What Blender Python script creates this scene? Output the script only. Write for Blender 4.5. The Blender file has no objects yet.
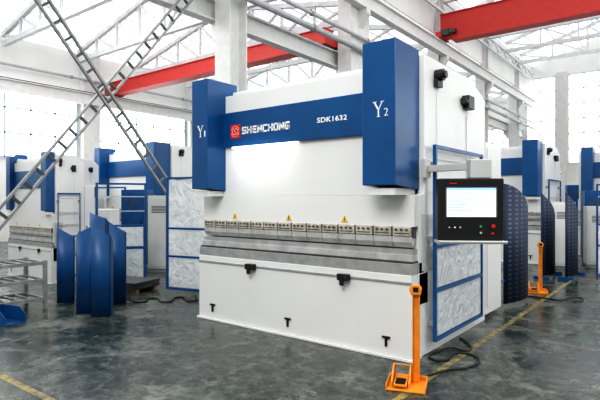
import bpy, bmesh, math, random
from mathutils import Vector, Matrix
random.seed(7)
S = bpy.context.scene
COL = S.collection
PI = math.pi
F = 501.0; H = 1.65
YAW = math.radians(37.85)
try:
    S.view_settings.view_transform = 'Standard'
    S.view_settings.look = 'High Contrast'
except Exception:
    pass

# ---------------------------------------------------------------- materials
def nodes_of(name):
    m = bpy.data.materials.new(name); m.use_nodes = True
    nt = m.node_tree
    return m, nt, nt.nodes['Principled BSDF']

def mat(name, col, rough=0.5, metal=0.0, var=0.08, scale=5.0, bump=0.0, emit=0.0, spec=0.5):
    m, nt, b = nodes_of(name)
    tc = nt.nodes.new('ShaderNodeTexCoord')
    nz = nt.nodes.new('ShaderNodeTexNoise'); nz.inputs['Scale'].default_value = scale; nz.inputs['Detail'].default_value = 5
    nt.links.new(tc.outputs['Object'], nz.inputs['Vector'])
    r = nt.nodes.new('ShaderNodeValToRGB')
    r.color_ramp.elements[0].position = .3; r.color_ramp.elements[1].position = .7
    r.color_ramp.elements[0].color = (*[c*(1-var) for c in col], 1)
    r.color_ramp.elements[1].color = (*[min(1, c*(1+var)) for c in col], 1)
    nt.links.new(nz.outputs['Fac'], r.inputs['Fac'])
    nt.links.new(r.outputs['Color'], b.inputs['Base Color'])
    b.inputs['Roughness'].default_value = rough; b.inputs['Metallic'].default_value = metal
    b.inputs['Specular IOR Level'].default_value = spec
    if bump:
        bp = nt.nodes.new('ShaderNodeBump'); bp.inputs['Strength'].default_value = bump
        nt.links.new(nz.outputs['Fac'], bp.inputs['Height']); nt.links.new(bp.outputs['Normal'], b.inputs['Normal'])
    if emit:
        nt.links.new(r.outputs['Color'], b.inputs['Emission Color']); b.inputs['Emission Strength'].default_value = emit
    return m

M = {}
M['white'] = mat('white_paint', (.74, .745, .735), .4, var=.02, scale=2)
M['blue'] = mat('blue_paint', (.004, .082, .235), .32, var=.15, scale=2)
M['blue2'] = mat('faded_blue_paint', (.005, .074, .215), .4, var=.25, scale=4)
M['steel'] = mat('ground_steel', (.56, .56, .55), .36, .35, var=.15, scale=8)
M['holder'] = mat('mid_steel', (.40, .41, .41), .4, .35, var=.15, scale=8)
M['dsteel'] = mat('dark_steel', (.10, .10, .10), .4, .6, var=.2, scale=8)
M['clamp'] = mat('silver_clamp_metal', (.60, .57, .49), .3, .45, var=.3, scale=14)
M['black'] = mat('black_plastic', (.012, .012, .013), .4, var=.2)
M['orange'] = mat('orange_paint', (.78, .30, .03), .4, var=.15, scale=9)
M['red'] = mat('red_paint', (.54, .045, .035), .5, var=.08)
M['brightred'] = mat('red_plastic', (.62, .025, .02), .35, var=.05)
M['pinkish'] = mat('pale_emblem_stroke', (.85, .62, .58), .5, var=.02)
M['green'] = mat('green_plastic', (.02, .45, .09), .35, var=.05)
M['yellow'] = mat('yellow_paint', (.75, .50, .04), .5, var=.1)
M['letter'] = mat('white_lettering', (.9, .9, .9), .5, var=.01)
M['grey'] = mat('light_grey_paint', (.52, .53, .52), .45, var=.04)
M['midgrey'] = mat('mid_grey_paint', (.28, .29, .29), .5, var=.1)
M['brace'] = mat('weathered_grey_steel', (.26, .27, .27), .55, .1, var=.2, scale=6)
M['rung'] = mat('dark_brace_batten', (.08, .085, .09), .6, var=.2)
M['col'] = mat('white_column_paint', (.66, .66, .65), .55, var=.06)
M['truss'] = mat('white_truss_paint', (.64, .65, .66), .55, var=.08)
M['purlin'] = mat('white_purlin_paint', (.74, .75, .76), .6, var=.03, emit=.24)  # purlins are no lamps; their brightness is put in as slight emission
M['pipe'] = mat('grey_pipe_paint', (.42, .43, .44), .5, var=.08)
M['wall'] = mat('whitewashed_wall', (.74, .74, .72), .8, var=.05, scale=.8)
M['pier'] = mat('pale_pier', (.64, .62, .60), .8, var=.06)
M['roof'] = mat('translucent_roof_sheet', (.89, .90, .91), .7, var=.10, scale=.9, emit=.90)  # emission added so the whole roof glows and lights the hall evenly
M['pane'] = mat('daylit_window_glass', (.97, .985, 1.0), .2, var=.03, scale=.5, emit=2.6)
M['pane2'] = mat('hazy_back_window_glass', (.94, .97, .99), .2, var=.05, scale=.5, emit=1.7)
M['winframe'] = mat('pale_blue_window_frame', (.46, .53, .58), .5, var=.1)
M['winframe2'] = mat('light_grey_window_bar', (.62, .67, .70), .5, var=.05)
M['rubber'] = mat('black_rubber', (.018, .018, .019), .55, var=.2)
M['led'] = mat('lit_led_strip', (.95, .97, 1), .4, var=.01, emit=1.5)  # for the strip added under the name board
M['wood'] = mat('rough_timber', (.26, .18, .11), .75, var=.25, scale=12)
M['scr_blue'] = mat('screen_blue', (.24, .42, .70), .4, var=.02, emit=.8)
M['scr_line'] = mat('screen_text_blue', (.30, .42, .58), .4, var=.02, emit=.55)
M['scr_box'] = mat('screen_window_pale', (.72, .82, .91), .4, var=.02, emit=.8)

def line_mat():
    m, nt, b = nodes_of('scuffed_yellow_line')
    N = nt.nodes.new; L = nt.links.new
    tc = N('ShaderNodeTexCoord'); n = N('ShaderNodeTexNoise'); n.inputs['Scale'].default_value = 9; n.inputs['Detail'].default_value = 8; n.inputs['Roughness'].default_value = .75
    L(tc.outputs['Object'], n.inputs['Vector'])
    r = N('ShaderNodeValToRGB')
    r.color_ramp.elements[0].position = .44; r.color_ramp.elements[0].color = (.075, .08, .065, 1)
    r.color_ramp.elements[1].position = .60; r.color_ramp.elements[1].color = (.40, .30, .075, 1)
    L(n.outputs['Fac'], r.inputs['Fac']); L(r.outputs['Color'], b.inputs['Base Color']); b.inputs['Roughness'].default_value = .5
    return m
M['line'] = line_mat()

def floor_mat():
    m, nt, b = nodes_of('worn_grey_green_painted_concrete')
    N = nt.nodes.new; L = nt.links.new
    tc = N('ShaderNodeTexCoord')
    def noise(sc, det, ro, dist=0):
        n = N('ShaderNodeTexNoise'); n.inputs['Scale'].default_value = sc; n.inputs['Detail'].default_value = det
        n.inputs['Roughness'].default_value = ro; n.inputs['Distortion'].default_value = dist
        L(tc.outputs['Object'], n.inputs['Vector']); return n
    n1 = noise(1.3, 12, .76, .3); n2 = noise(9, 8, .74, .5); n3 = noise(1.3, 9, .72, .5); n4 = noise(2.4, 12, .76, .3)
    r1 = N('ShaderNodeValToRGB'); e = r1.color_ramp.elements
    e[0].position = .38; e[0].color = (.024, .032, .029, 1); e[1].position = .64; e[1].color = (.125, .138, .127, 1)
    x = e.new(.47); x.color = (.047, .058, .052, 1)
    x = e.new(.56); x.color = (.070, .083, .075, 1)
    L(n1.outputs['Fac'], r1.inputs['Fac'])
    r2 = N('ShaderNodeValToRGB')
    r2.color_ramp.elements[0].position = .42; r2.color_ramp.elements[0].color = (.48, .51, .49, 1)
    r2.color_ramp.elements[1].position = .60; r2.color_ramp.elements[1].color = (1.48, 1.46, 1.39, 1)
    L(n2.outputs['Fac'], r2.inputs['Fac'])
    mx = N('ShaderNodeMixRGB'); mx.blend_type = 'MULTIPLY'; mx.inputs[0].default_value = 1
    L(r1.outputs['Color'], mx.inputs[1]); L(r2.outputs['Color'], mx.inputs[2])
    r4 = N('ShaderNodeValToRGB'); r4.color_ramp.elements[0].position = .54; r4.color_ramp.elements[0].color = (0, 0, 0, 1)
    r4.color_ramp.elements[1].position = .62; r4.color_ramp.elements[1].color = (.7, .7, .7, 1)
    L(n4.outputs['Fac'], r4.inputs['Fac'])
    m4 = N('ShaderNodeMixRGB'); m4.inputs[2].default_value = (.20, .20, .175, 1)
    L(r4.outputs['Color'], m4.inputs[0]); L(mx.outputs['Color'], m4.inputs[1])
    L(m4.outputs['Color'], b.inputs['Base Color'])
    rr = N('ShaderNodeValToRGB'); k = rr.color_ramp.elements
    k[0].position = .40; k[0].color = (.10, .10, .10, 1); k[1].position = .60; k[1].color = (.5, .5, .5, 1)
    x = k.new(.5); x.color = (.22, .22, .22, 1)
    L(n3.outputs['Fac'], rr.inputs['Fac']); L(rr.outputs['Color'], b.inputs['Roughness'])
    bp = N('ShaderNodeBump'); bp.inputs['Strength'].default_value = .18; bp.inputs['Distance'].default_value = .02
    L(n2.outputs['Fac'], bp.inputs['Height']); L(bp.outputs['Normal'], b.inputs['Normal'])
    return m
M['floor'] = floor_mat()

def wrap_mat():
    m, nt, b = nodes_of('wrinkled_clear_film')
    tc = nt.nodes.new('ShaderNodeTexCoord')
    n = nt.nodes.new('ShaderNodeTexNoise'); n.inputs['Scale'].default_value = 5; n.inputs['Detail'].default_value = 4; n.inputs['Distortion'].default_value = 2.2
    nt.links.new(tc.outputs['Object'], n.inputs['Vector'])
    r = nt.nodes.new('ShaderNodeValToRGB')
    r.color_ramp.elements[0].position = .36; r.color_ramp.elements[0].color = (.70, .76, .79, 1)
    r.color_ramp.elements[1].position = .56; r.color_ramp.elements[1].color = (.88, .90, .91, 1)
    nt.links.new(n.outputs['Fac'], r.inputs['Fac']); nt.links.new(r.outputs['Color'], b.inputs['Base Color'])
    b.inputs['Alpha'].default_value = .62
    b.inputs['Roughness'].default_value = .08
    bp = nt.nodes.new('ShaderNodeBump'); bp.inputs['Strength'].default_value = .65; bp.inputs['Distance'].default_value = .05
    nt.links.new(n.outputs['Fac'], bp.inputs['Height']); nt.links.new(bp.outputs['Normal'], b.inputs['Normal'])
    return m
M['wrap'] = wrap_mat()

def perf_mat():
    m, nt, b = nodes_of('slotted_navy_sheet')
    tc = nt.nodes.new('ShaderNodeTexCoord')
    sp = nt.nodes.new('ShaderNodeSeparateXYZ'); cb = nt.nodes.new('ShaderNodeCombineXYZ')
    mu = nt.nodes.new('ShaderNodeMath'); mu.operation = 'MULTIPLY'; mu.inputs[1].default_value = .40
    nt.links.new(tc.outputs['Object'], sp.inputs[0]); nt.links.new(sp.outputs['Y'], mu.inputs[0]); nt.links.new(mu.outputs[0], cb.inputs['X']); nt.links.new(sp.outputs['Z'], cb.inputs['Y'])
    v = nt.nodes.new('ShaderNodeTexVoronoi'); v.voronoi_dimensions = '2D'; v.inputs['Scale'].default_value = 14; v.inputs['Randomness'].default_value = 0
    nt.links.new(cb.outputs[0], v.inputs['Vector'])
    r = nt.nodes.new('ShaderNodeValToRGB')
    r.color_ramp.elements[0].position = .18; r.color_ramp.elements[0].color = (.08, .115, .18, 1)
    r.color_ramp.elements[1].position = .28; r.color_ramp.elements[1].color = (.003, .015, .05, 1)
    nt.links.new(v.outputs['Distance'], r.inputs['Fac']); nt.links.new(r.outputs['Color'], b.inputs['Base Color'])
    b.inputs['Roughness'].default_value = .6
    return m
M['perf'] = perf_mat()

def screen_mat():
    m, nt, b = nodes_of('lit_operator_screen')
    tc = nt.nodes.new('ShaderNodeTexCoord'); sp = nt.nodes.new('ShaderNodeSeparateXYZ')
    nt.links.new(tc.outputs['Generated'], sp.inputs[0])
    r = nt.nodes.new('ShaderNodeValToRGB')
    el = r.color_ramp.elements
    el[0].position = 0; el[0].color = (.88, .92, .96, 1); el[1].position = 1; el[1].color = (.94, .97, 1, 1)
    nt.links.new(sp.outputs['Z'], r.inputs['Fac'])
    nt.links.new(r.outputs['Color'], b.inputs['Emission Color']); b.inputs['Emission Strength'].default_value = .86
    b.inputs['Base Color'].default_value = (.05, .05, .05, 1); b.inputs['Roughness'].default_value = .2
    return m
M['screen'] = screen_mat()

# ---------------------------------------------------------------- mesh helpers
class MB:
    def __init__(s): s.bm = bmesh.new()
    def box(s, x0, x1, y0, y1, z0, z1):
        mt = Matrix.Translation(((x0+x1)/2, (y0+y1)/2, (z0+z1)/2)) @ Matrix.Diagonal((abs(x1-x0), abs(y1-y0), abs(z1-z0), 1))
        bmesh.ops.create_cube(s.bm, size=1, matrix=mt); return s
    def bar(s, p0, p1, w, h, up=(0, 0, 1)):
        p0 = Vector(p0); p1 = Vector(p1); d = p1-p0; L = d.length; d.normalize()
        up = Vector(up)
        if abs(d.dot(up)) > .98: up = Vector((1, 0, 0))
        sx = d.cross(up).normalized(); uz = sx.cross(d).normalized()
        R = Matrix((sx, d, uz)).transposed().to_4x4()
        bmesh.ops.create_cube(s.bm, size=1, matrix=Matrix.Translation((p0+p1)/2) @ R @ Matrix.Diagonal((w, L, h, 1))); return s
    def cyl(s, p0, p1, r, r2=None, seg=16):
        p0 = Vector(p0); p1 = Vector(p1); d = p1-p0
        R = d.to_track_quat('Z', 'Y').to_matrix().to_4x4()
        bmesh.ops.create_cone(s.bm, cap_ends=True, segments=seg, radius1=r, radius2=r if r2 is None else r2, depth=d.length, matrix=Matrix.Translation((p0+p1)/2) @ R); return s
    def prism(s, pts, axis, a, b):
        def P(p, c):
            return {'x': (c, p[0], p[1]), 'y': (p[0], c, p[1]), 'z': (p[0], p[1], c)}[axis]
        A = [s.bm.verts.new(P(p, a)) for p in pts]; B = [s.bm.verts.new(P(p, b)) for p in pts]
        n = len(pts)
        s.bm.faces.new(A); s.bm.faces.new(B[::-1])
        for i in range(n): s.bm.faces.new((A[i], B[i], B[(i+1) % n], A[(i+1) % n]))
        return s
    def strip(s, rows):                       # rows of points -> quad sheet
        V = [[s.bm.verts.new(p) for p in r] for r in rows]
        for i in range(len(V)-1):
            for j in range(len(V[0])-1):
                s.bm.faces.new((V[i][j], V[i][j+1], V[i+1][j+1], V[i+1][j]))
        return s
    def build(s, name, m, parent=None, bevel=0, X=None, smooth=False, solid=0):
        bmesh.ops.recalc_face_normals(s.bm, faces=s.bm.faces)
        me = bpy.data.meshes.new(name); s.bm.to_mesh(me); s.bm.free()
        if X is not None: me.transform(X)
        o = link(name, me, m, parent, bevel, smooth)
        if solid:
            sd = o.modifiers.new('thickness', 'SOLIDIFY'); sd.thickness = solid; sd.offset = 0
        return o

def link(name, me, m, parent=None, bevel=0, smooth=False):
    me.materials.clear(); me.materials.append(m)
    if smooth:
        for p in me.polygons: p.use_smooth = True
    o = bpy.data.objects.new(name, me); COL.objects.link(o)
    if parent: o.parent = parent
    if bevel:
        bv = o.modifiers.new('bevel', 'BEVEL'); bv.width = bevel; bv.segments = 2; bv.limit_method = 'ANGLE'; bv.angle_limit = math.radians(40)
    return o

def tag(o, label, cat, group=None, kind=None):
    o['label'] = label; o['category'] = cat
    if group: o['group'] = group
    if kind: o['kind'] = kind
    return o
def thing(name, label, cat, loc=(0, 0, 0), rz=0, group=None):
    o = bpy.data.objects.new(name, None); COL.objects.link(o); o.empty_display_size = .2
    o.location = loc; o.rotation_euler = (0, 0, rz)
    return tag(o, label, cat, group)
def struct(o): o['kind'] = 'structure'; return o

def text(name, s, x, z, y, w, h, m, parent, bold=.012, shear=0, X=None):
    c = bpy.data.curves.new('t', 'FONT'); c.body = s; c.size = 1; c.extrude = .01; c.offset = bold; c.shear = shear
    c.align_x = 'CENTER'; c.align_y = 'CENTER'; c.space_character = 1.08
    o = bpy.data.objects.new('t', c); COL.objects.link(o)
    dg = bpy.context.evaluated_depsgraph_get(); dg.update()
    me = bpy.data.meshes.new_from_object(o.evaluated_get(dg))
    bpy.data.objects.remove(o); bpy.data.curves.remove(c)
    xs = [v.co.x for v in me.vertices]; ys = [v.co.y for v in me.vertices]
    cx = (min(xs)+max(xs))/2; cy = (min(ys)+max(ys))/2; sx = w/(max(xs)-min(xs)); sy = h/(max(ys)-min(ys))
    for v in me.vertices:
        v.co = Vector((x+(v.co.x-cx)*sx, y-v.co.z*.25, z+(v.co.y-cy)*sy))
    if X is not None: me.transform(X)
    me.name = name
    return link(name, me, m, parent)

# bold extended square letters drawn from strokes on a 0..1 cell (x0, z0, x1, z1)
GL = {
 'S': [(.08, 1, 1, 1), (0, .92, 0, .58), (.08, .5, .92, .5), (1, .42, 1, .08), (0, 0, .92, 0)],
 'H': [(0, 0, 0, 1), (1, 0, 1, 1), (0, .5, 1, .5)],
 'E': [(0, 0, 0, 1), (0, 1, 1, 1), (0, .5, .88, .5), (0, 0, 1, 0)],
 'N': [(0, 0, 0, 1), (1, 0, 1, 1), (0, 1, 1, 0)],
 'C': [(.08, 1, 1, 1), (0, .08, 0, .92), (.08, 0, 1, 0)],
 'O': [(.08, 1, .92, 1), (0, .08, 0, .92), (1, .08, 1, .92), (.08, 0, .92, 0)],
 'G': [(.08, 1, 1, 1), (0, .08, 0, .92), (.08, 0, 1, 0), (1, 0, 1, .46), (.55, .46, 1, .46)],
}
def block_text(s, xc, zc, y, w, h, t, parent):
    n = len(s); pitch = w/n; lw = pitch*.74-t*.4
    b = MB()
    for i, ch in enumerate(s):
        ox = xc-w/2+pitch*i+(pitch-lw)/2; oz = zc-h/2+t/2; hh = h-t
        for (a, c, d, e) in GL[ch]:
            p = Vector((ox+a*lw, y, oz+c*hh)); q = Vector((ox+d*lw, y, oz+e*hh))
            u = (q-p).normalized()*t*.42
            b.bar(p-u, q+u, t, .006, up=(0, 1, 0))
    return b.build('lettering', M['letter'], parent)

def tube(name, pts, r, m, parent=None):
    c = bpy.data.curves.new('c', 'CURVE'); c.dimensions = '3D'; c.bevel_depth = r; c.bevel_resolution = 3; c.resolution_u = 8
    sp = c.splines.new('BEZIER'); sp.bezier_points.add(len(pts)-1)
    for b, p in zip(sp.bezier_points, pts):
        b.co = p; b.handle_left_type = b.handle_right_type = 'AUTO'
    c.use_fill_caps = True
    o = bpy.data.objects.new('c', c); COL.objects.link(o)
    dg = bpy.context.evaluated_depsgraph_get(); dg.update()
    me = bpy.data.meshes.new_from_object(o.evaluated_get(dg))
    bpy.data.objects.remove(o); bpy.data.curves.remove(c)
    me.name = name
    return link(name, me, m, parent, smooth=True)

def on_floor(px, py, z=0.0):                 # floor point seen at a photo pixel
    t = F*H/(py-200.0); u = (px-300)/F
    d = (-math.sin(YAW), math.cos(YAW)); r = (math.cos(YAW), math.sin(YAW))
    return Vector((t*(d[0]+u*r[0]), t*(d[1]+u*r[1]), z))

# ---------------------------------------------------------------- setting
XL, XA, XR, YB, YF = -21.5, -8.5, 10.0, 36.0, -7.0
f = MB(); f.box(XL-.3, XR+.3, YF, YB+.3, -.2, 0); struct(f.build('floor', M['floor']))
LE, LR = 8.2, 9.7     # left bay eave, ridge
RE, RR = 10.6, 13.2   # right bay eave, ridge
XLR = -15.0; XRR = .8
c = MB()
c.prism([(XL-.3, LE), (XLR, LR), (XA, LE+.3), (XA, LE+.42), (XLR, LR+.12), (XL-.3, LE+.12)], 'y', YF, YB+.3)
c.prism([(XA-.3, RE), (XRR, RR), (XR+.3, RE), (XR+.3, RE+.12), (XRR, RR+.12), (XA-.3, RE+.12)], 'y', YF, YB+.3)
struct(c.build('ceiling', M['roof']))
w = MB(); w.box(XL-.3, XL, YF, YB+.3, 0, LE)
struct(w.build('wall_left', M['wall']))
w = MB()
for y in (-6, 0, 6, 12, 18, 24, 30): w.box(XL, XL+.38, y-.4, y+.4, 0, LE)
struct(w.build('trim_4', M['col']))
w = MB(); w.prism([(XL, 0), (XA, 0), (XA, LE+.3), (XLR, LR), (XL, LE)], 'y', YB, YB+.3)
w.prism([(XA, 0), (XR, 0), (XR, RE), (XRR, RR), (XA, RE)], 'y', YB, YB+.3)
struct(w.build('wall_back', M['wall']))
w = MB(); w.box(XA-.12, XA+.12, YF, YB, LE+.42, RE); struct(w.build('wall_middle', M['wall']))
w = MB(); w.box(XR, XR+.3, 4, YB+.3, 0, RE); struct(w.build('wall_right', M['wall']))

wn = [0]
def window(axis, c0, a0, a1, z0, z1, nv, nh, fm, sgn=1, pm='pane'):
    wn[0] += 1
    fr = MB(); pn = MB()
    def bx(b, p, q, r0, r1, t0, t1):
        if axis == 'x': b.box(c0+sgn*t0, c0+sgn*t1, p, q, r0, r1)
        else: b.box(p, q, c0+sgn*t0, c0+sgn*t1, r0, r1)
    bx(pn, a0, a1, z0, z1, .002, .03)
    for i in range(nv+1):
        p = a0+(a1-a0)*i/nv; k = .06 if i in (0, nv) else .03
        bx(fr, p-k, p+k, z0, z1, .03, .08)
    for i in range(nh+1):
        p = z0+(z1-z0)*i/nh; k = .06 if i in (0, nh) else .03
        bx(fr, a0, a1, p-k, p+k, .03, .08)
    o = struct(fr.build('window_%d' % wn[0], fm)); pn.build('pane', M[pm], o)
for y in (-6, 0, 6, 12, 18, 24, 30): window('x', XL, y+.5, y+5.5, 3.35, 6.35, 5, 3, M['winframe'])
pr = MB()
for i in range(7):
    x = -7.75+i*2.5
    window('y', YB, x-.9, x+.9, 4.0, 9.7, 2, 6, M['winframe2'], -1, 'pane2')
    pr.box(x+.95, x+1.55, YB-.2, YB, 2.5, 9.9)
struct(pr.build('trim_1', M['pier']))
for i in range(4): window('y', YB, -20.6+i*3, -18.4+i*3, 3.6, 6.6, 3, 3, M['winframe'], -1)
for y in (6, 12, 18, 24, 30): window('x', XR, y, y+4.5, 3.5, 9, 4, 4, M['grey'], -1)
# purlins
p = MB()
for i in range(1, 9):
    x = XL+(XLR-XL)*i/9; z = LE+(LR-LE)*i/9-.07; p.box(x-.04, x+.04, YF, YB, z-.09, z)
    x = XA+(XLR-XA)*i/9; z = LE+.3+(LR-LE-.3)*i/9-.07; p.box(x-.04, x+.04, YF, YB, z-.09, z)
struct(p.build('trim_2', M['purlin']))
p = MB()
for i in range(0, 9):
    for xe in (XA, XR):
        x = xe+(XRR-xe)*(i+.3)/9.5; z = RE+(RR-RE)*(i+.3)/9.5-.07; p.box(x-.05, x+.05, YF, YB, z-.12, z)
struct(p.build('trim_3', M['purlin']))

# trusses
def truss(name, label, y, x0, x1, xr, zb, ze0, ze1, zr, n, group):
    t = thing(name, label, 'roof truss', ((x0+x1)/2, y, zb), 0, group)
    ox = (x0+x1)/2
    def top(x):
        return ze0+(zr-ze0)*(x-x0)/(xr-x0) if x <= xr else ze1+(zr-ze1)*(x1-x)/(x1-xr)
    MB().box(x0-ox, x1-ox, -.09, .09, -.09, .09).build('bottom_chord', M['truss'], t)
    MB().bar((x0-ox, 0, ze0-zb), (xr-ox, 0, zr-zb), .16, .16).build('top_chord', M['truss'], t)
    MB().bar((xr-ox, 0, zr-zb), (x1-ox, 0, ze1-zb), .16, .16).build('top_chord', M['truss'], t)
    xs = [x0+(x1-x0)*i/n for i in range(n+1)]
    for i in range(n):
        a, b = xs[i], xs[i+1]
        if i: MB().bar((a-ox, 0, 0), (a-ox, 0, top(a)-zb), .09, .09).build('web_member', M['truss'], t)
        if b <= xr+.01: q = ((a-ox, 0, top(a)-zb), (b-ox, 0, 0))
        else: q = ((a-ox, 0, 0), (b-ox, 0, top(b)-zb))
        MB().bar(*q, .08, .08).build('web_member', M['truss'], t)
ORD = ['nearest', 'second nearest', 'third nearest', 'fourth nearest', 'fifth nearest', 'sixth nearest', 'farthest']
for i, y in enumerate((8.3, 11.3, 14.3, 17.3, 20.3, 26.3, 32.3)):
    truss('roof_truss', '%s white steel roof truss in the low left bay' % ORD[i], y, XL+.45, XA-.45, XLR, 7.7, LE-.15, LE+.05, LR-.25, 8, 'left bay roof trusses')
for y, s in ((17.3, 'nearest'), (20.3, 'second nearest'), (23.3, 'third nearest'), (26.3, 'fourth nearest'), (29.3, 'fifth nearest'), (32.3, 'farthest')):
    truss('roof_truss', '%s white steel roof truss in the tall right bay' % s, y, XA+.36, XR-.05, XRR, 10.0, RE-.15, RE-.15, RR-.25, 10, 'right bay roof trusses')

# columns of the middle row
COLY = [2.3, 8.3, 13.75, 20.3, 26.3, 32.3]
CL = ['white steel column holding the lower left foot of the crossed bracing',
      'white steel column rising behind the left blue cover of the big press brake',
      'broad white column showing just left of the right blue cover',
      'white steel column nearest behind the right blue cover, under the tall runway',
      'slim far white column, second from the back wall in the middle row',
      'slim farthest white column standing nearest the back wall']
for y, lb in zip(COLY, CL):
    t = thing('steel_column', lb, 'column', (XA, y, 0), 0, 'middle row of columns')
    b = MB()
    if y == 13.75:
        b.box(-.25, .25, -.55, .55, .03, 10.4)
    else:
        b.box(-.25, .25, -.28, -.25, .03, 10.4); b.box(-.25, .25, .25, .28, .03, 10.4); b.box(-.03, .03, -.25, .25, .03, 10.4)
    b.build('shaft', M['col'], t)
    MB().box(-.34, .34, -.6, .6, 0, .03).build('base_plate', M['midgrey'], t)
    MB().prism([(.25, 7.1), (.55, 7.5), (.55, 7.66), (.25, 7.66)], 'y', -.12, .12).build('bracket', M['col'], t)
    MB().prism([(-.25, 5.3), (-.55, 5.7), (-.55, 5.86), (-.25, 5.86)], 'y', -.12, .12).build('bracket', M['col'], t)

def runway(x, z, label):
    t = thing('crane_runway_beam', label, 'crane runway', (x, 14, z))
    b = MB(); b.box(-.13, .13, -20, 21.9, 0, .04); b.box(-.13, .13, -20, 21.9, .46, .5); b.box(-.02, .02, -20, 21.9, .04, .46); b.build('beam', M['col'], t)
    MB().box(-.03, .03, -20, 21.9, .5, .56).build('rail', M['dsteel'], t)
runway(XA+.42, 7.66, 'high white crane runway beam along the right side of the columns')
runway(XA-.42, 5.86, 'lower white crane runway beam along the left side of the columns')
runway(XL+.55, 5.86, 'white crane runway beam along the left window wall')

# lattice wind girder and pipes along the middle row
t = thing('wind_girder', 'white lattice girder running along the columns above the high runway beam', 'lattice girder', (XA+.36, 20, 9.5))
for z in (0, .5): MB().box(-.05, .05, -11.5, 15.8, z-.05, z+.05).build('chord', M['truss'], t)
for i in range(18):
    y = -11.4+i*1.5; MB().bar((0, y, 0), (0, y+.75, .5), .05, .05).build('web_member', M['truss'], t); MB().bar((0, y+.75, .5), (0, y+1.5, 0), .05, .05).build('web_member', M['truss'], t)
for x, z, r, lb in ((XA+.36, 6.75, .055, 'thin grey pipe running along the right side of the columns under the runway beam'), (XA+.40, 6.35, .085, 'thick grey pipe running along the right side of the columns below the thin pipe'), (XL+.48, 6.95, .06, 'grey pipe running above the left windows')):
    t = thing('pipe', lb, 'pipe', (x, 14, z))
    MB().cyl((0, -8, 0), (0, 21.9, 0), r).build('run', M['pipe'], t, smooth=False)
    for y in range(-6, 21, 3): MB().cyl((0, y-.04, 0), (0, y+.04, 0), r+.02).build('collar', M['midgrey'], t)

def crane(label, x0, x1, y, z, h, drop=0.0, motor=False):
    t = thing('overhead_crane', label, 'crane', ((x0+x1)/2, y, z)); L = (x1-x0)/2
    b = MB()
    st = .5 if drop else 0          # girder steps up to the end carriage where it is deep
    if st:
        b.box(-L, -L+st, -.2, .2, .06, h); b.box(L-st, L, -.2, .2, .06, h)
    b.box(-L+st, L-st, -.2, .2, .06-drop, h); b.box(-L, L, -.26, .26, h, h+.03); b.box(-L+st, L-st, -.26, .26, .03-drop, .06-drop)
    b.build('girder', M['red'], t)
    for s in (-1, 1):
        e = MB().box(s*L-.12, s*L+.12, -.42, .42, .03, .28).build('end_carriage', M['red'], t)
        for q in (-.32, .32): MB().cyl((s*L-.05, q, .055), (s*L+.05, q, .055), .05, seg=20).build('wheel', M['dsteel'], e)
        if motor:
            b = MB(); b.box(s*L-s*.14, s*L-s*.42, -.44, -.21, .1, .34); b.cyl((s*L-s*.42, -.33, .22), (s*L-s*.7, -.33, .22), .1)
            b.build('drive_motor', M['dsteel'], e)
crane('red overhead crane girder crossing the low left bay behind the column', XL+.55, XA-.42, 13.0, 6.425, .56)
crane('red overhead crane girder crossing the tall right bay', XA+.42, XR-.6, 20.0, 8.225, 1.0, .14, True)

# crossed bracing in the middle row
def brace(label, x, y0, z0, y1, z1):
    t = thing('lattice_brace', label, 'brace', (x, y0, 0), 0, 'crossed bracing')
    a = Vector((0, 0, z0)); b = Vector((0, y1-y0, z1)); d = (b-a); L = d.length; d.normalize()
    n = Vector((0, -d.z, d.y)); hw = .10
    for s in (-1, 1): MB().bar(a+n*s*hw, b+n*s*hw, .06, .038, up=n).build('rail', M['brace'], t)
    k = int(L/.3)
    for i in range(1, k):
        p = a+d*(L*i/k); MB().bar(p-n*(hw-.015), p+n*(hw-.015), .04, .042, up=d).build('batten', M['rung'], t)
brace('lattice brace sloping from upper left down to the right, one of the crossed pair', XA+.06, 2.6, 6.56, 7.88, .16)
brace('lattice brace rising from lower left up to the right, one of the crossed pair', XA-.06, 2.6, .46, 7.95, 7.13)

# painted lines
tag(MB().box(-1.94, -1.87, -6, 11.5, 0, .002).build('floor_line', M['line']), 'scuffed yellow floor line running back past the right side of the big press brake', 'floor line')
tag(MB().box(-20.5, -1.98, 1.96, 2.03, 0, .002).build('floor_line', M['line']), 'scuffed yellow floor line crossing the bottom left corner of the floor', 'floor line')

# ---------------------------------------------------------------- press brake
GR = 'press brakes in the hall'
def guard(name, root, p, q, z0, z1, zm, upper=False):
    """slim tube frame between plan points p and q, film wrapped panes"""
    p = Vector((p[0], p[1], 0)); q = Vector((q[0], q[1], 0)); Z = Vector((0, 0, 1))
    b = MB(); tk = .036
    for e in (p, q): b.bar(e+Z*z0, e+Z*z1, tk, tk)
    for z in [z0+.018, z1-.018]+zm: b.bar(p+Z*z, q+Z*z, tk, tk)
    g = b.build(name, M['blue'], root)
    d = (q-p).normalized()
    lv = [z0+.018]+zm+([z1-.018] if upper else [])
    for i in range(len(lv)-1):
        b = MB(); b.bar(p+d*.04+Z*((lv[i]+lv[i+1])/2), q-d*.04+Z*((lv[i]+lv[i+1])/2), .010, lv[i+1]-lv[i]-.06)
        b.build('film_panel', M['wrap'], g)
    if not upper:
        for z in (zm[1]+.3, zm[1]+.6):
            MB().bar(p+Z*z, q+Z*z, .02, .02).build('thin_rail', M['grey'], g)
    return g
def arc_rows(y0, y1, x0, bulge, top, n=12):
    lo = []; hi = []
    for i in range(n+1):
        k = i/n; y = y0+(y1-y0)*k; x = x0+bulge*math.sin(PI*k)
        lo.append((x, y, .06)); hi.append((x, y, top(k)))
    return [lo, hi]
PERF_TOP = lambda k: 1.90-.70*k**1.6

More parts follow.
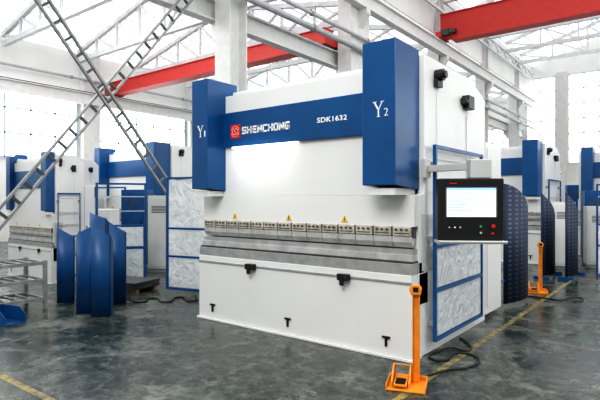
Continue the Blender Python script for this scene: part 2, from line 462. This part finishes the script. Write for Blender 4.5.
def press_brake(loc, label):
    R = thing('press_brake', label, 'press brake', loc, 0, GR)
    W = 1.615; BT = .88
    b = MB(); b.box(-W, W, 0, .14, .03, BT); b.box(-W, W, .14, .4, .55, BT); b.box(-W-.02, W+.02, -.03, .2, 0, .03)
    b.build('bed', M['white'], R, .006)
    # side frames, throat closed by a cover
    prof = [(.18, 0), (2.3, 0), (2.3, 3.02), (1.75, 3.2), (.31, 3.2), (.31, 1.72), (.18, 1.70)]
    for s in (-1, 1):
        o = MB().prism(prof, 'x', s*(W-.08), s*W).build('side_frame', M['white'], R, .006)
        MB().box(s*W, s*(W+.012), .62, 1.5, 2.1, 2.86).build('access_panel', M['white'], o, .004)
        MB().box(s*W, s*(W+.012), 1.56, 2.22, 1.6, 2.7).build('access_panel', M['white'], o, .004)
        MB().box(s*W, s*(W+.008), .24, .78, .9, 1.5).build('throat_cover', M['grey'], o, .003)
    MB().box(-W+.1, W-.1, .22, 1.7, 3.0, 3.14).build('oil_tank', M['white'], R, .01)
    MB().box(-W+.1, W-.1, .9, 1.0, .8, 3.0).build('back_plate', M['midgrey'], R)
    b = MB(); b.box(-1.5, 1.5, .08, .175, 1.70, 3.06); b.box(-W+.01, W-.01, .08, .175, 1.37, 1.70)
    b.build('ram', M['white'], R, .004)
    # blue name board
    nb = MB().box(-1.2, 1.2, .03, .08, 2.36, 2.82).build('name_board', M['blue'], R, .006)
    block_text('SHENCHONG', -.40, 2.56, .028, .82, .096, .022, nb)
    text('lettering', 'SDK1632', .62, 2.575, .026, .41, .060, M['letter'], nb, .02, 0)
    lg = MB().box(-1.015, -.835, .024, .03, 2.465, 2.65).build('emblem', M['brightred'], nb, .003)
    b = MB(); ex, ez = -.925, 2.557
    def arc(r, a0, a1, wd, n=10, cx=0, cz=0):
        for i in range(n):
            q0 = math.radians(a0+(a1-a0)*i/n); q1 = math.radians(a0+(a1-a0)*(i+1.15)/n)
            b.bar((ex+cx+r*math.cos(q0), .022, ez+cz+r*math.sin(q0)), (ex+cx+r*math.cos(q1), .022, ez+cz+r*math.sin(q1)), wd, .004, up=(0, 1, 0))
    arc(.072, 15, 165, .006); arc(.072, 195, 345, .006); arc(.050, -60, 80, .006); arc(.050, 120, 260, .006)
    arc(.019, 0, 260, .006, cz=.018); arc(.019, 180, 440, .006, cz=-.019)
    b.build('emblem_strokes', M['pinkish'], nb)
    MB().box(-1.0, .1, .035, .075, 2.335, 2.358).build('light_strip', M['led'], R)  # glowing strip added to brighten the ram below the board
    # cylinder covers
    for s, dg in ((-1, '1'), (1, '2')):
        b = MB(); x0, x1 = (1.185, 1.56) if s > 0 else (-1.475, -1.165)
        b.prism([(-.25, 1.80), (.3, 1.76), (.3, 3.25), (-.25, 3.25)], 'x', x0, x1)
        o = b.build('cylinder_cover', M['blue'], R, .008)
        cx = (x0+x1)/2+(.03 if s > 0 else .05)
        # thin serif Y drawn from strokes
        b = MB(); yy = -.253; zt, zm, zb = 2.635, 2.555, 2.485
        b.bar((cx-.075, yy, zt), (cx-.028, yy, zm), .017, .004, up=(0, 1, 0))
        b.bar((cx+.015, yy, zt), (cx-.026, yy, zm), .009, .004, up=(0, 1, 0))
        b.box(cx-.035, cx-.020, yy-.002, yy+.002, zb, zm+.006)
        for u0, u1, zz in ((-.095, -.05, zt), (-.005, .035, zt), (-.048, -.007, zb)): b.box(cx+u0, cx+u1, yy-.002, yy+.002, zz-.003, zz+.003)
        b.build('lettering', M['letter'], o)
        text('lettering', dg, cx+.058, 2.525, -.253, .045 if dg == '2' else .02, .078, M['letter'], o, -.012)
        MB().box(x0+.04, x1-.04, -.2, .28, 1.70, 1.77).build('cylinder_foot', M['white'], R)
    # punches
    n = 14; pw = (2*W-.06)/n
    MB().box(-W+.03, W-.03, .09, .165, 1.25, 1.385).build('clamp_rail', M['dsteel'], R)
    for i in range(n):
        x = -W+.03+pw*(i+.5)
        k = MB().box(x-pw*.455, x+pw*.455, .06, .12, 1.275, 1.37).build('punch_clamp', M['clamp'], R, .006)
        b = MB().prism([(.07, 1.27), (.15, 1.27), (.15, 1.22), (.115, 1.155), (.105, 1.155), (.07, 1.21)], 'x', x-pw*.485, x+pw*.485)
        b.build('punch', M['steel'], k)
        for u in (-.06, 0, .06): MB().cyl((x+u, .043, 1.34), (x+u, .06, 1.34), .012, seg=10).build('clamp_bolt', M['dsteel'], k)
        MB().box(x-.085, x+.085, .055, .06, 1.298, 1.307).build('clamp_groove', M['dsteel'], k)
    # lower tooling, nearly flush with the bed front
    MB().prism([(.08, 1.085), (.19, 1.085), (.19, 1.14), (.15, 1.14), (.135, 1.115), (.12, 1.14), (.08, 1.14)], 'x', -W+.02, W-.02).build('lower_die', M['holder'], R)
    MB().box(-W+.02, W-.02, .05, .24, 1.015, 1.085).build('die_holder', M['steel'], R, .003)
    MB().box(-W+.01, W-.01, .03, .24, .995, 1.015).build('wedge_rail', M['dsteel'], R, .002)
    MB().box(-W, W, .012, .3, BT, .995).build('die_rail', M['holder'], R, .003)
    b = MB(); b.box(-W, W, -.014, 0, .79, .81); b.build('front_slide_rail', M['holder'], R)
    for x in (-.585, .825):
        k = MB().box(x-.07, x+.07, -.08, -.014, .765, .835).build('support_arm_bracket', M['black'], R, .006)
        MB().cyl((x+.05, -.12, .80), (x+.05, -.06, .80), .02, seg=12).build('clamp_knob', M['black'], k)
        MB().box(x-.03, x+.01, -.085, -.05, .71, .78).build('bracket_foot', M['black'], k)
    for x in (-1.33, -.0, 1.33):
        b = MB(); b.box(x-.045, x+.045, -.02, 0, .205, .225); b.box(x-.011, x+.011, -.02, 0, .12, .206)
        b.build('lifting_hook', M['black'], R)
    for x in (-.98, -.05, .76):
        k = MB().prism([(x-.044, 1.40), (x+.044, 1.40), (x, 1.476)], 'y', .074, .08).build('warning_sign', M['yellow'], R)
        b = MB(); b.box(x-.005, x+.005, .071, .074, 1.422, 1.45); b.box(x-.005, x+.005, .071, .074, 1.408, 1.416); b.build('exclamation_mark', M['black'], k)
    # side hydraulics
    b = MB(); b.cyl((W, .62, 3.03), (W+.09, .62, 3.03), .065, seg=20); b.cyl((W+.09, .62, 3.03), (W+.12, .62, 3.03), .04); b.box(W, W+.05, .55, .69, 2.9, 2.98)
    b.build('hydraulic_valve', M['black'], R)
    b = MB(); b.box(W, W+.09, 1.42, 1.62, 2.78, 2.94); b.cyl((W+.045, 1.34, 2.86), (W+.045, 1.42, 2.86), .045)
    b.build('pump_motor', M['black'], R, .006)
    # rear cabinet
    b = MB().box(.45, W, 2.32, 3.05, .06, 2.45).build('electrical_cabinet', M['white'], R, .008)
    MB().box(W, W+.012, 2.38, 2.99, .16, 2.38).build('cabinet_door', M['white'], b, .004)
    MB().box(W+.012, W+.035, 2.44, 2.47, 1.2, 1.4).build('door_handle', M['black'], b)
    # guards
    g = guard('side_guard', R, (W+.08, .40), (W+.08, 1.9), .14, 2.24, [.68, 1.15])
    for y in (.42, 1.88):
        for z in (.3, 1.2, 2.0): MB().box(W, W+.08, y-.03, y+.03, z, z+.06).build('hinge', M['midgrey'], g)
    g = guard('swing_guard', R, (-W-.06, 1.25), (-3.46, .86), .08, 2.05, [.66, 1.15], True)
    for z in (.3, 1.8): MB().box(-W-.06, -W, 1.22, 1.28, z, z+.06).build('hinge', M['midgrey'], g)
    g = MB().strip(arc_rows(3.25, 4.58, W-.02, .15, PERF_TOP)).build('rear_guard', M['perf'], R, smooth=True, solid=.012)
    for z in (.4, 1.5): MB().box(W-.04, W-.01, 3.04, 3.27, z, z+.04).build('guard_arm', M['blue'], g)
    # operator panel on swing arm
    P = Matrix.Translation((2.175, .08, 1.55)) @ Matrix.Rotation(math.radians(33), 4, 'Z')
    b = MB(); b.box(-.305, .305, -.05, .10, -.285, .305)
    cp = b.build('control_panel', M['black'], R, .012, X=P)
    MB().box(-.225, .23, -.058, -.05, -.06, .215).build('screen', M['screen'], cp, X=P)
    b = MB(); b.box(-.24, .245, -.053, -.05, .215, .225); b.box(-.24, .245, -.053, -.05, -.07, -.06); b.box(-.24, -.225, -.053, -.05, -.07, .225); b.box(.23, .245, -.053, -.05, -.07, .225)
    b.build('screen_bezel', M['dsteel'], cp, X=P)
    MB().box(-.225, .23, -.0595, -.058, .193, .215).build('screen_header', M['scr_blue'], cp, X=P)
    MB().box(.03, .215, -.0590, -.058, .02, .172).build('screen_picture', M['scr_box'], cp, X=P)
    for i in range(7):
        z = .165-i*.027; MB().box(-.21, (-.02, -.06, 0.0, -.09, -.03, -.07, -.01)[i], -.0595, -.058, z-.004, z+.004).build('screen_line', M['scr_line'], cp, X=P)
    for i in range(3):
        z = .145-i*.04; MB().box(.045, (.18, .14, .2)[i], -.0598, -.059, z-.004, z+.004).build('screen_line', M['scr_line'], cp, X=P)
    for i in range(6): MB().box(-.215+i*.074, -.155+i*.074, -.0595, -.058, -.052, -.034).build('screen_soft_key', M['scr_box'], cp, X=P)
    MB().box(-.20, -.13, -.053, -.05, .253, .263).build('red_mark', M['brightred'], cp, X=P)
    for x, z, r, mm in ((-.2, -.16, .008, 'grey'), (-.15, -.16, .008, 'letter'), (-.1, -.16, .008, 'grey'), (.09, -.15, .011, 'green'), (.09, -.21, .010, 'grey'), (.2, -.215, .011, 'brightred')):
        MB().cyl((x, -.062, z), (x, -.05, z), r, seg=16).build('push_button', M[mm], cp, X=P)
    b = MB(); b.cyl((.2, -.08, -.145), (.2, -.068, -.145), .018, seg=20); b.cyl((.2, -.068, -.145), (.2, -.05, -.145), .012)
    b.build('emergency_button', M['brightred'], cp, X=P)
    b = MB(); b.box(-.315, .315, -.12, .1, -.31, -.285); b.cyl((-.315, -.12, -.292), (.315, -.12, -.292), .012); b.build('tray', M['grey'], cp, X=P)
    A = MB(); A.box(.0, .2, -.03, .12, .305, .49); A.build('arm_joint', M['grey'], R, .012, X=P)
    q = P @ Vector((.10, .05, .43))
    b = MB(); b.bar(q, (1.66, .34, q.z), .07, .07); b.box(W, W+.05, .22, .36, q.z-.1, q.z+.1); b.build('swing_arm', M['grey'], R, .006)
    return R

ML = (-3.835, 4.7, 0)
PB = press_brake(ML, 'large white press brake with blue cylinder covers and lettered blue board, in the foreground')
def copy_tree(root, label, loc, sc, skip=(), rz=0):
    c = root.copy(); COL.objects.link(c); c.location = loc; c.scale = sc if isinstance(sc, tuple) else (sc, sc, sc); c['label'] = label
    c.rotation_euler = (0, 0, math.radians(rz))
    for ch in list(root.children):
        if ch.name.split('.')[0] in skip: continue
        k = ch.copy(); COL.objects.link(k); k.parent = c
        for g in list(ch.children):
            if g.name.split('.')[0] in ('lettering', 'emblem', 'emblem_strokes'): continue
            q = g.copy(); COL.objects.link(q); q.parent = k
    return c
NOARM = ('swing_guard', 'rear_guard', 'control_panel', 'arm_joint', 'swing_arm', 'light_strip')
NOGD = ('swing_guard', 'control_panel', 'arm_joint', 'swing_arm', 'light_strip')
copy_tree(PB, 'white press brake with blue covers directly behind the big one, beyond its perforated guard', (-4.55, 13.9, 0), .98, NOARM)
copy_tree(PB, 'white press brake cut off by the right edge of the photo', (-1.08, 17.0, 0), .98, NOARM)
copy_tree(PB, 'distant press brake seen just right of the one behind the big machine', (-6.4, 24.5, 0), .98, NOARM)
copy_tree(PB, 'most distant press brake at the right, under the back windows', (-2.4, 26.0, 0), .98, NOARM)
copy_tree(PB, 'narrow white and blue press brake nearest the left edge, behind the crossed bracing', (-10.84, 4.75, 0), (.6, .3, .8), NOARM)
copy_tree(PB, 'tall white and blue press brake left of the film-wrapped swing guard, behind the brace foot', (-13.1, 8.6, 0), 1.0, NOGD)
copy_tree(PB, 'far white press brake by the left windows, behind the tall left-hand one', (-18.0, 12.6, 0), .95, NOARM)
copy_tree(PB, 'white press brake turned sideways behind the narrow one at the left edge', (-14.2, 6.6, 0), (.6, .5, .88), NOARM, 24)
copy_tree(PB, 'far white press brake at the left edge, left of the sideways one', (-17.8, 7.4, 0), (.7, .6, .95), NOARM, -15)

# free guards
def perf_guard(loc, rz, label):
    t = thing('perforated_guard', label, 'safety guard', loc, rz, 'free-standing perforated guards')
    MB().strip(arc_rows(-.5, .5, 0, .07, lambda k: 1.8-.5*k)).build('sheet', M['perf'], t, smooth=True, solid=.012)
    for y in (-.48, .48): MB().box(-.15, .15, y-.02, y+.02, 0, .06).build('foot', M['blue'], t)
perf_guard((-2.40, 11.8, 0), math.radians(-4), 'dark blue perforated guard standing beyond the far orange pedal')
perf_guard((-1.98, 12.0, 0), math.radians(-4), 'dark blue perforated guard standing left of the right-hand blue guard frame')
def guard_frame(loc, p, q, label):
    t = thing('guard_frame', label, 'safety guard', loc, 0)
    guard('frame', t, p, q, 0, 2.0, [.66, 1.12])
guard_frame((-1.33, 12.95, 0), (-.25, -.4), (.15, .5), 'blue tube guard frame with film panels standing near the right edge')
guard_frame((-9.25, 5.9, 0), (-.25, -.4), (.25, .4), 'blue tube guard frame with film panels standing right of the narrow left-hand press brake')
guard_frame((-12.3, 7.5, 0), (-.4, -.2), (.4, .2), 'farther blue tube guard frame in front of the tall left-hand press brake')
def cabinet(loc, rz, w, d, h, m, label):
    t = thing('electrical_cabinet', label, 'cabinet', loc, rz)
    MB().box(-w/2, w/2, -d/2, d/2, .08, h).build('body', m, t, .008)
    MB().box(-w/2+.03, w/2-.03, -d/2+.03, d/2-.03, 0, .08).build('plinth', M['midgrey'], t)
    dd = MB().box(-w/2+.03, w/2-.03, -d/2-.015, -d/2, .14, h-.06).build('door', m, t, .004)
    MB().box(w/2-.1, w/2-.07, -d/2-.035, -d/2-.015, h*.5, h*.5+.18).build('handle', M['black'], dd)
    b = MB()
    for i in range(5): b.box(-w/2+.1, w/2-.18, -d/2-.02, -d/2-.015, h-.25-i*.035, h-.235-i*.035)
    b.build('vent_slots', M['dsteel'], dd)
cabinet((-2.42, 13.4, 0), math.radians(20), .5, .4, 1.6, M['white'], 'white electrical cabinet beside the press brake behind the big one')
cabinet((-1.75, 14.2, 0), math.radians(20), .6, .4, 1.5, M['grey'], 'pale grey electrical cabinet behind the right-hand blue guard frame')
cabinet((-1.9, 15.5, 0), math.radians(20), .8, .5, 1.9, M['blue'], 'blue electrical cabinet in front of the right-hand press brakes')
cabinet((-3.3, 20.9, 0), math.radians(20), .7, .5, 2.2, M['blue'], 'tall blue electrical cabinet far behind between the right-hand press brakes')
cabinet((-7.86, 6.55, 0), 0, .84, .5, 1.75, M['white'], 'white electrical cabinet behind the film-wrapped swing guard, hiding the brace foot')
cabinet((-9.6, 7.3, 0), math.radians(30), .7, .5, 1.75, M['grey'], 'pale grey electrical cabinet left of the film-wrapped swing guard')
cabinet((-10.75, 7.3, 0), math.radians(30), .6, .5, 1.9, M['blue2'], 'blue metal cabinet behind the crossed bracing')
cabinet((-10.3, 6.1, 0), math.radians(30), .6, .4, 1.45, M['white'], 'low white electrical cabinet beside the narrow left-hand press brake')
cabinet((-11.55, 6.45, 0), math.radians(30), .6, .45, 1.7, M['grey'], 'pale grey electrical cabinet right behind the narrow left-hand press brake')
cabinet((-12.3, 5.6, 0), math.radians(35), .55, .45, 2.1, M['blue2'], 'tall blue metal cabinet left of the narrow left-hand press brake')

# stack of plates on timbers under the bracing
t = thing('plate_stack', 'low stack of dark steel plates on timbers under the crossed bracing', 'steel plates', (-8.05, 5.3, 0), math.radians(15))
for y in (-.25, .25): MB().box(-.4, .4, y-.04, y+.04, 0, .08).build('timber', M['wood'], t)
for i in range(4):
    o = .02*(i % 2); MB().box(-.42+o, .40+o, -.34, .34-o, .08+i*.032, .11+i*.032).build('plate', M['dsteel'], t)

# grey metal rack and low blue part at the left edge
t = thing('steel_rack', 'low grey steel rack standing at the left edge of the photo', 'rack', (-8.02, 3.2, 0))
for sx in (-.32, .32):
    for sy in (-.42, .42): MB().box(sx-.025, sx+.025, sy-.025, sy+.025, 0, .74).build('post', M['brace'], t)
for z in (.16, .44, .70):
    b = MB()
    for sx in (-.32, .32): b.box(sx-.02, sx+.02, -.42, .42, z-.025, z+.025)
    for i in range(6): b.box(-.32, .32, -.42+i*.168-.02, -.42+i*.168+.02, z-.015, z+.015)
    b.build('shelf_grid', M['brace'], t)
t = thing('blue_trough', 'low blue folded trough lying on the floor at the left edge', 'metal cover', (-7.3, 2.88, 0), math.radians(14))
MB().box(-.24, .24, -.15, .15, 0, .01).build('bottom', M['blue2'], t)
for s in (-1, 1): MB().prism([(-.24, .01), (.24, .01), (.24, .10), (.12, .2), (-.24, .2)], 'y', s*.15, s*.141).build('side', M['blue2'], t)
MB().box(-.24, -.231, -.141, .141, .01, .2).build('end', M['blue2'], t)

# ---------------------------------------------------------------- foot pedals
def pedal(loc, rz, label):
    t = thing('foot_pedal_stand', label, 'foot pedal', loc, rz, 'orange foot pedals')
    b = MB(); b.box(-.17, .17, -.16, .16, 0, .012); b.box(-.17, -.16, -.16, .16, .012, .05); b.box(.16, .17, -.16, .16, .012, .05); b.box(-.16, .16, .15, .16, .012, .05)
    b.build('base_plate', M['orange'], t, .003)
    b = MB(); b.prism([(-.1, .012), (.13, .012), (.13, .15), (.06, .17), (-.1, .06)], 'x', -.13, -.115)
    b.prism([(-.1, .012), (.13, .012), (.13, .15), (.06, .17), (-.1, .06)], 'x', .02, .035)
    b.prism([(.06, .158), (.13, .138), (.13, .15), (.06, .17)], 'x', -.115, .02)
    b.build('pedal_hood', M['orange'], t, .002)
    MB().prism([(-.13, .03), (.09, .05), (.09, .075), (-.13, .05)], 'x', -.105, .01).build('treadle', M['orange'], t, .003)
    for z in range(4): MB().box(-.09, -.005, -.12+z*.03, -.108+z*.03, .052+z*.003, .062+z*.003).build('treadle_rib', M['black'], t)
    b = MB(); b.box(.042, .106, .08, .088, .012, .80); b.box(.042, .050, .055, .08, .012, .80); b.box(.098, .106, .055, .08, .012, .80)
    b.build('post', M['orange'], t, .002)
    b = MB(); b.prism([(.03, .80), (.115, .80), (.125, .86), (.10, .89), (.035, .89), (.012, .85)], 'y', .04, .09)
    b.build('handle_head', M['orange'], t, .006)
    MB().box(.05, .095, .033, .04, .83, .87).build('grip_slot', M['black'], t)
    MB().prism([(.09, .012), (.15, .012), (.09, .3)], 'x', .066, .078).build('post_rib', M['orange'], t)
    return t
pp = on_floor(407, 386)
pedal((pp.x, pp.y, .002), math.radians(20), 'orange foot pedal stand in front of the big press brake on the yellow line')
pedal((-2.16, 9.68, .002), math.radians(20), 'small distant orange foot pedal stand beside the perforated guard')
def floor_cable(label, pxs, r):
    tag(tube('cable', [on_floor(a, b, r+.003) for a, b in pxs], r, M['rubber']), label, 'cable')
floor_cable('black cable looping from the near orange foot pedal to the big press brake', [(428, 377), (445, 372), (470, 368), (476, 358), (458, 354), (440, 362), (430, 359), (440, 351), (452, 349), (466, 352), (466, 343), (460, 339)], .011)
floor_cable('black cable lying along the floor from the far orange pedal to the right', [(512, 300), (528, 297), (545, 299), (560, 301), (575, 298), (583, 300), (574, 303)], .011)
floor_cable('dark hose snaking across the floor between the blue covers and the swing guard', [(130, 298), (142, 303), (152, 299), (166, 303), (180, 298), (190, 302), (196, 296)], .014)

# ---------------------------------------------------------------- loose blue covers: separate curved plates with angled tops
def curved_plate(loc, rz, w, sag, h, drop, lip, label):
    """plate rolled gently in plan (sag = depth of the curve), straight slanting top, narrow folded edge on the right"""
    t = thing('curved_plate', label, 'metal cover', loc, rz, 'loose blue covers')
    n = 12; lo = []; hi = []
    for i in range(n+1):
        s = i/n; x = -w/2+w*s; y = sag*(2*s-1)**2
        lo.append((x, y, 0)); hi.append((x, y, h-drop*s))
    MB().strip([lo, hi]).build('plate', M['blue2'], t, smooth=True, solid=.008)
    x, y = w/2, sag
    MB().strip([[(x, y, 0), (x-.015, y+lip, 0)], [(x, y, h-drop), (x-.015, y+lip, h-drop-.08)]]).build('folded_edge', M['blue2'], t, solid=.008)
    MB().box(-w/2+.04, w/2-.04, sag*.5+.01, sag*.5+.08, 0, .008).build('foot_lip', M['blue2'], t)
    return t
def cl(px, py): v = on_floor(px, py); return (v.x, v.y, .0)
curved_plate(cl(65, 303), math.radians(48), .26, .035, 1.22, .16, .09, 'leftmost blue curved plate of the standing cluster')
curved_plate(cl(82, 314), math.radians(26), .25, .04, 1.14, -.12, .12, 'second blue curved plate from the left, near the front of the cluster')
curved_plate(cl(100, 317), math.radians(40), .27, .04, 1.28, .14, .15, 'blue curved plate standing nearest the camera in the cluster')
curved_plate(cl(96, 296), math.radians(18), .34, .04, 1.44, .10, .10, 'tallest blue curved plate at the back of the standing cluster')
curved_plate(cl(117, 304), math.radians(46), .25, .04, 1.30, .16, .12, 'rightmost blue curved plate of the standing cluster')

# ---------------------------------------------------------------- light and camera
wd = bpy.data.worlds.new('sky'); S.world = wd; wd.use_nodes = True
bg = wd.node_tree.nodes['Background']; bg.inputs[0].default_value = (1, .995, .98, 1); bg.inputs[1].default_value = .48
def area(loc, target, size, e, col=(1, 1, 1), sy=None):
    l = bpy.data.lights.new('area_light', 'AREA'); l.energy = e; l.size = size; l.color = col
    if sy: l.shape = 'RECTANGLE'; l.size_y = sy
    o = bpy.data.objects.new('area_light', l); COL.objects.link(o); o.location = loc
    o.rotation_euler = (Vector(target)-Vector(loc)).to_track_quat('-Z', 'Y').to_euler()
area((-1, -3, 7.5), (-3.8, 4.7, 1.4), 4, 460, (1, .985, .96))
area((3.5, 9, 8.5), (-2.5, 7, 1.2), 4, 120)
area((-14, 6, 7.4), (-14, 8, 0), 7, 420)
area((-4.4, 4.5, 2.32), (-4.4, 4.78, 1.95), .8, 1.6, (1, 1, 1), .08)  # added light for the glow on the ram under the board

cam = bpy.data.cameras.new('camera'); cam.sensor_width = 36; cam.lens = F/600*36; cam.clip_end = 200
co = bpy.data.objects.new('camera', cam); COL.objects.link(co)
co.location = (0, 0, H); co.rotation_euler = (PI/2, 0, YAW)
S.camera = co
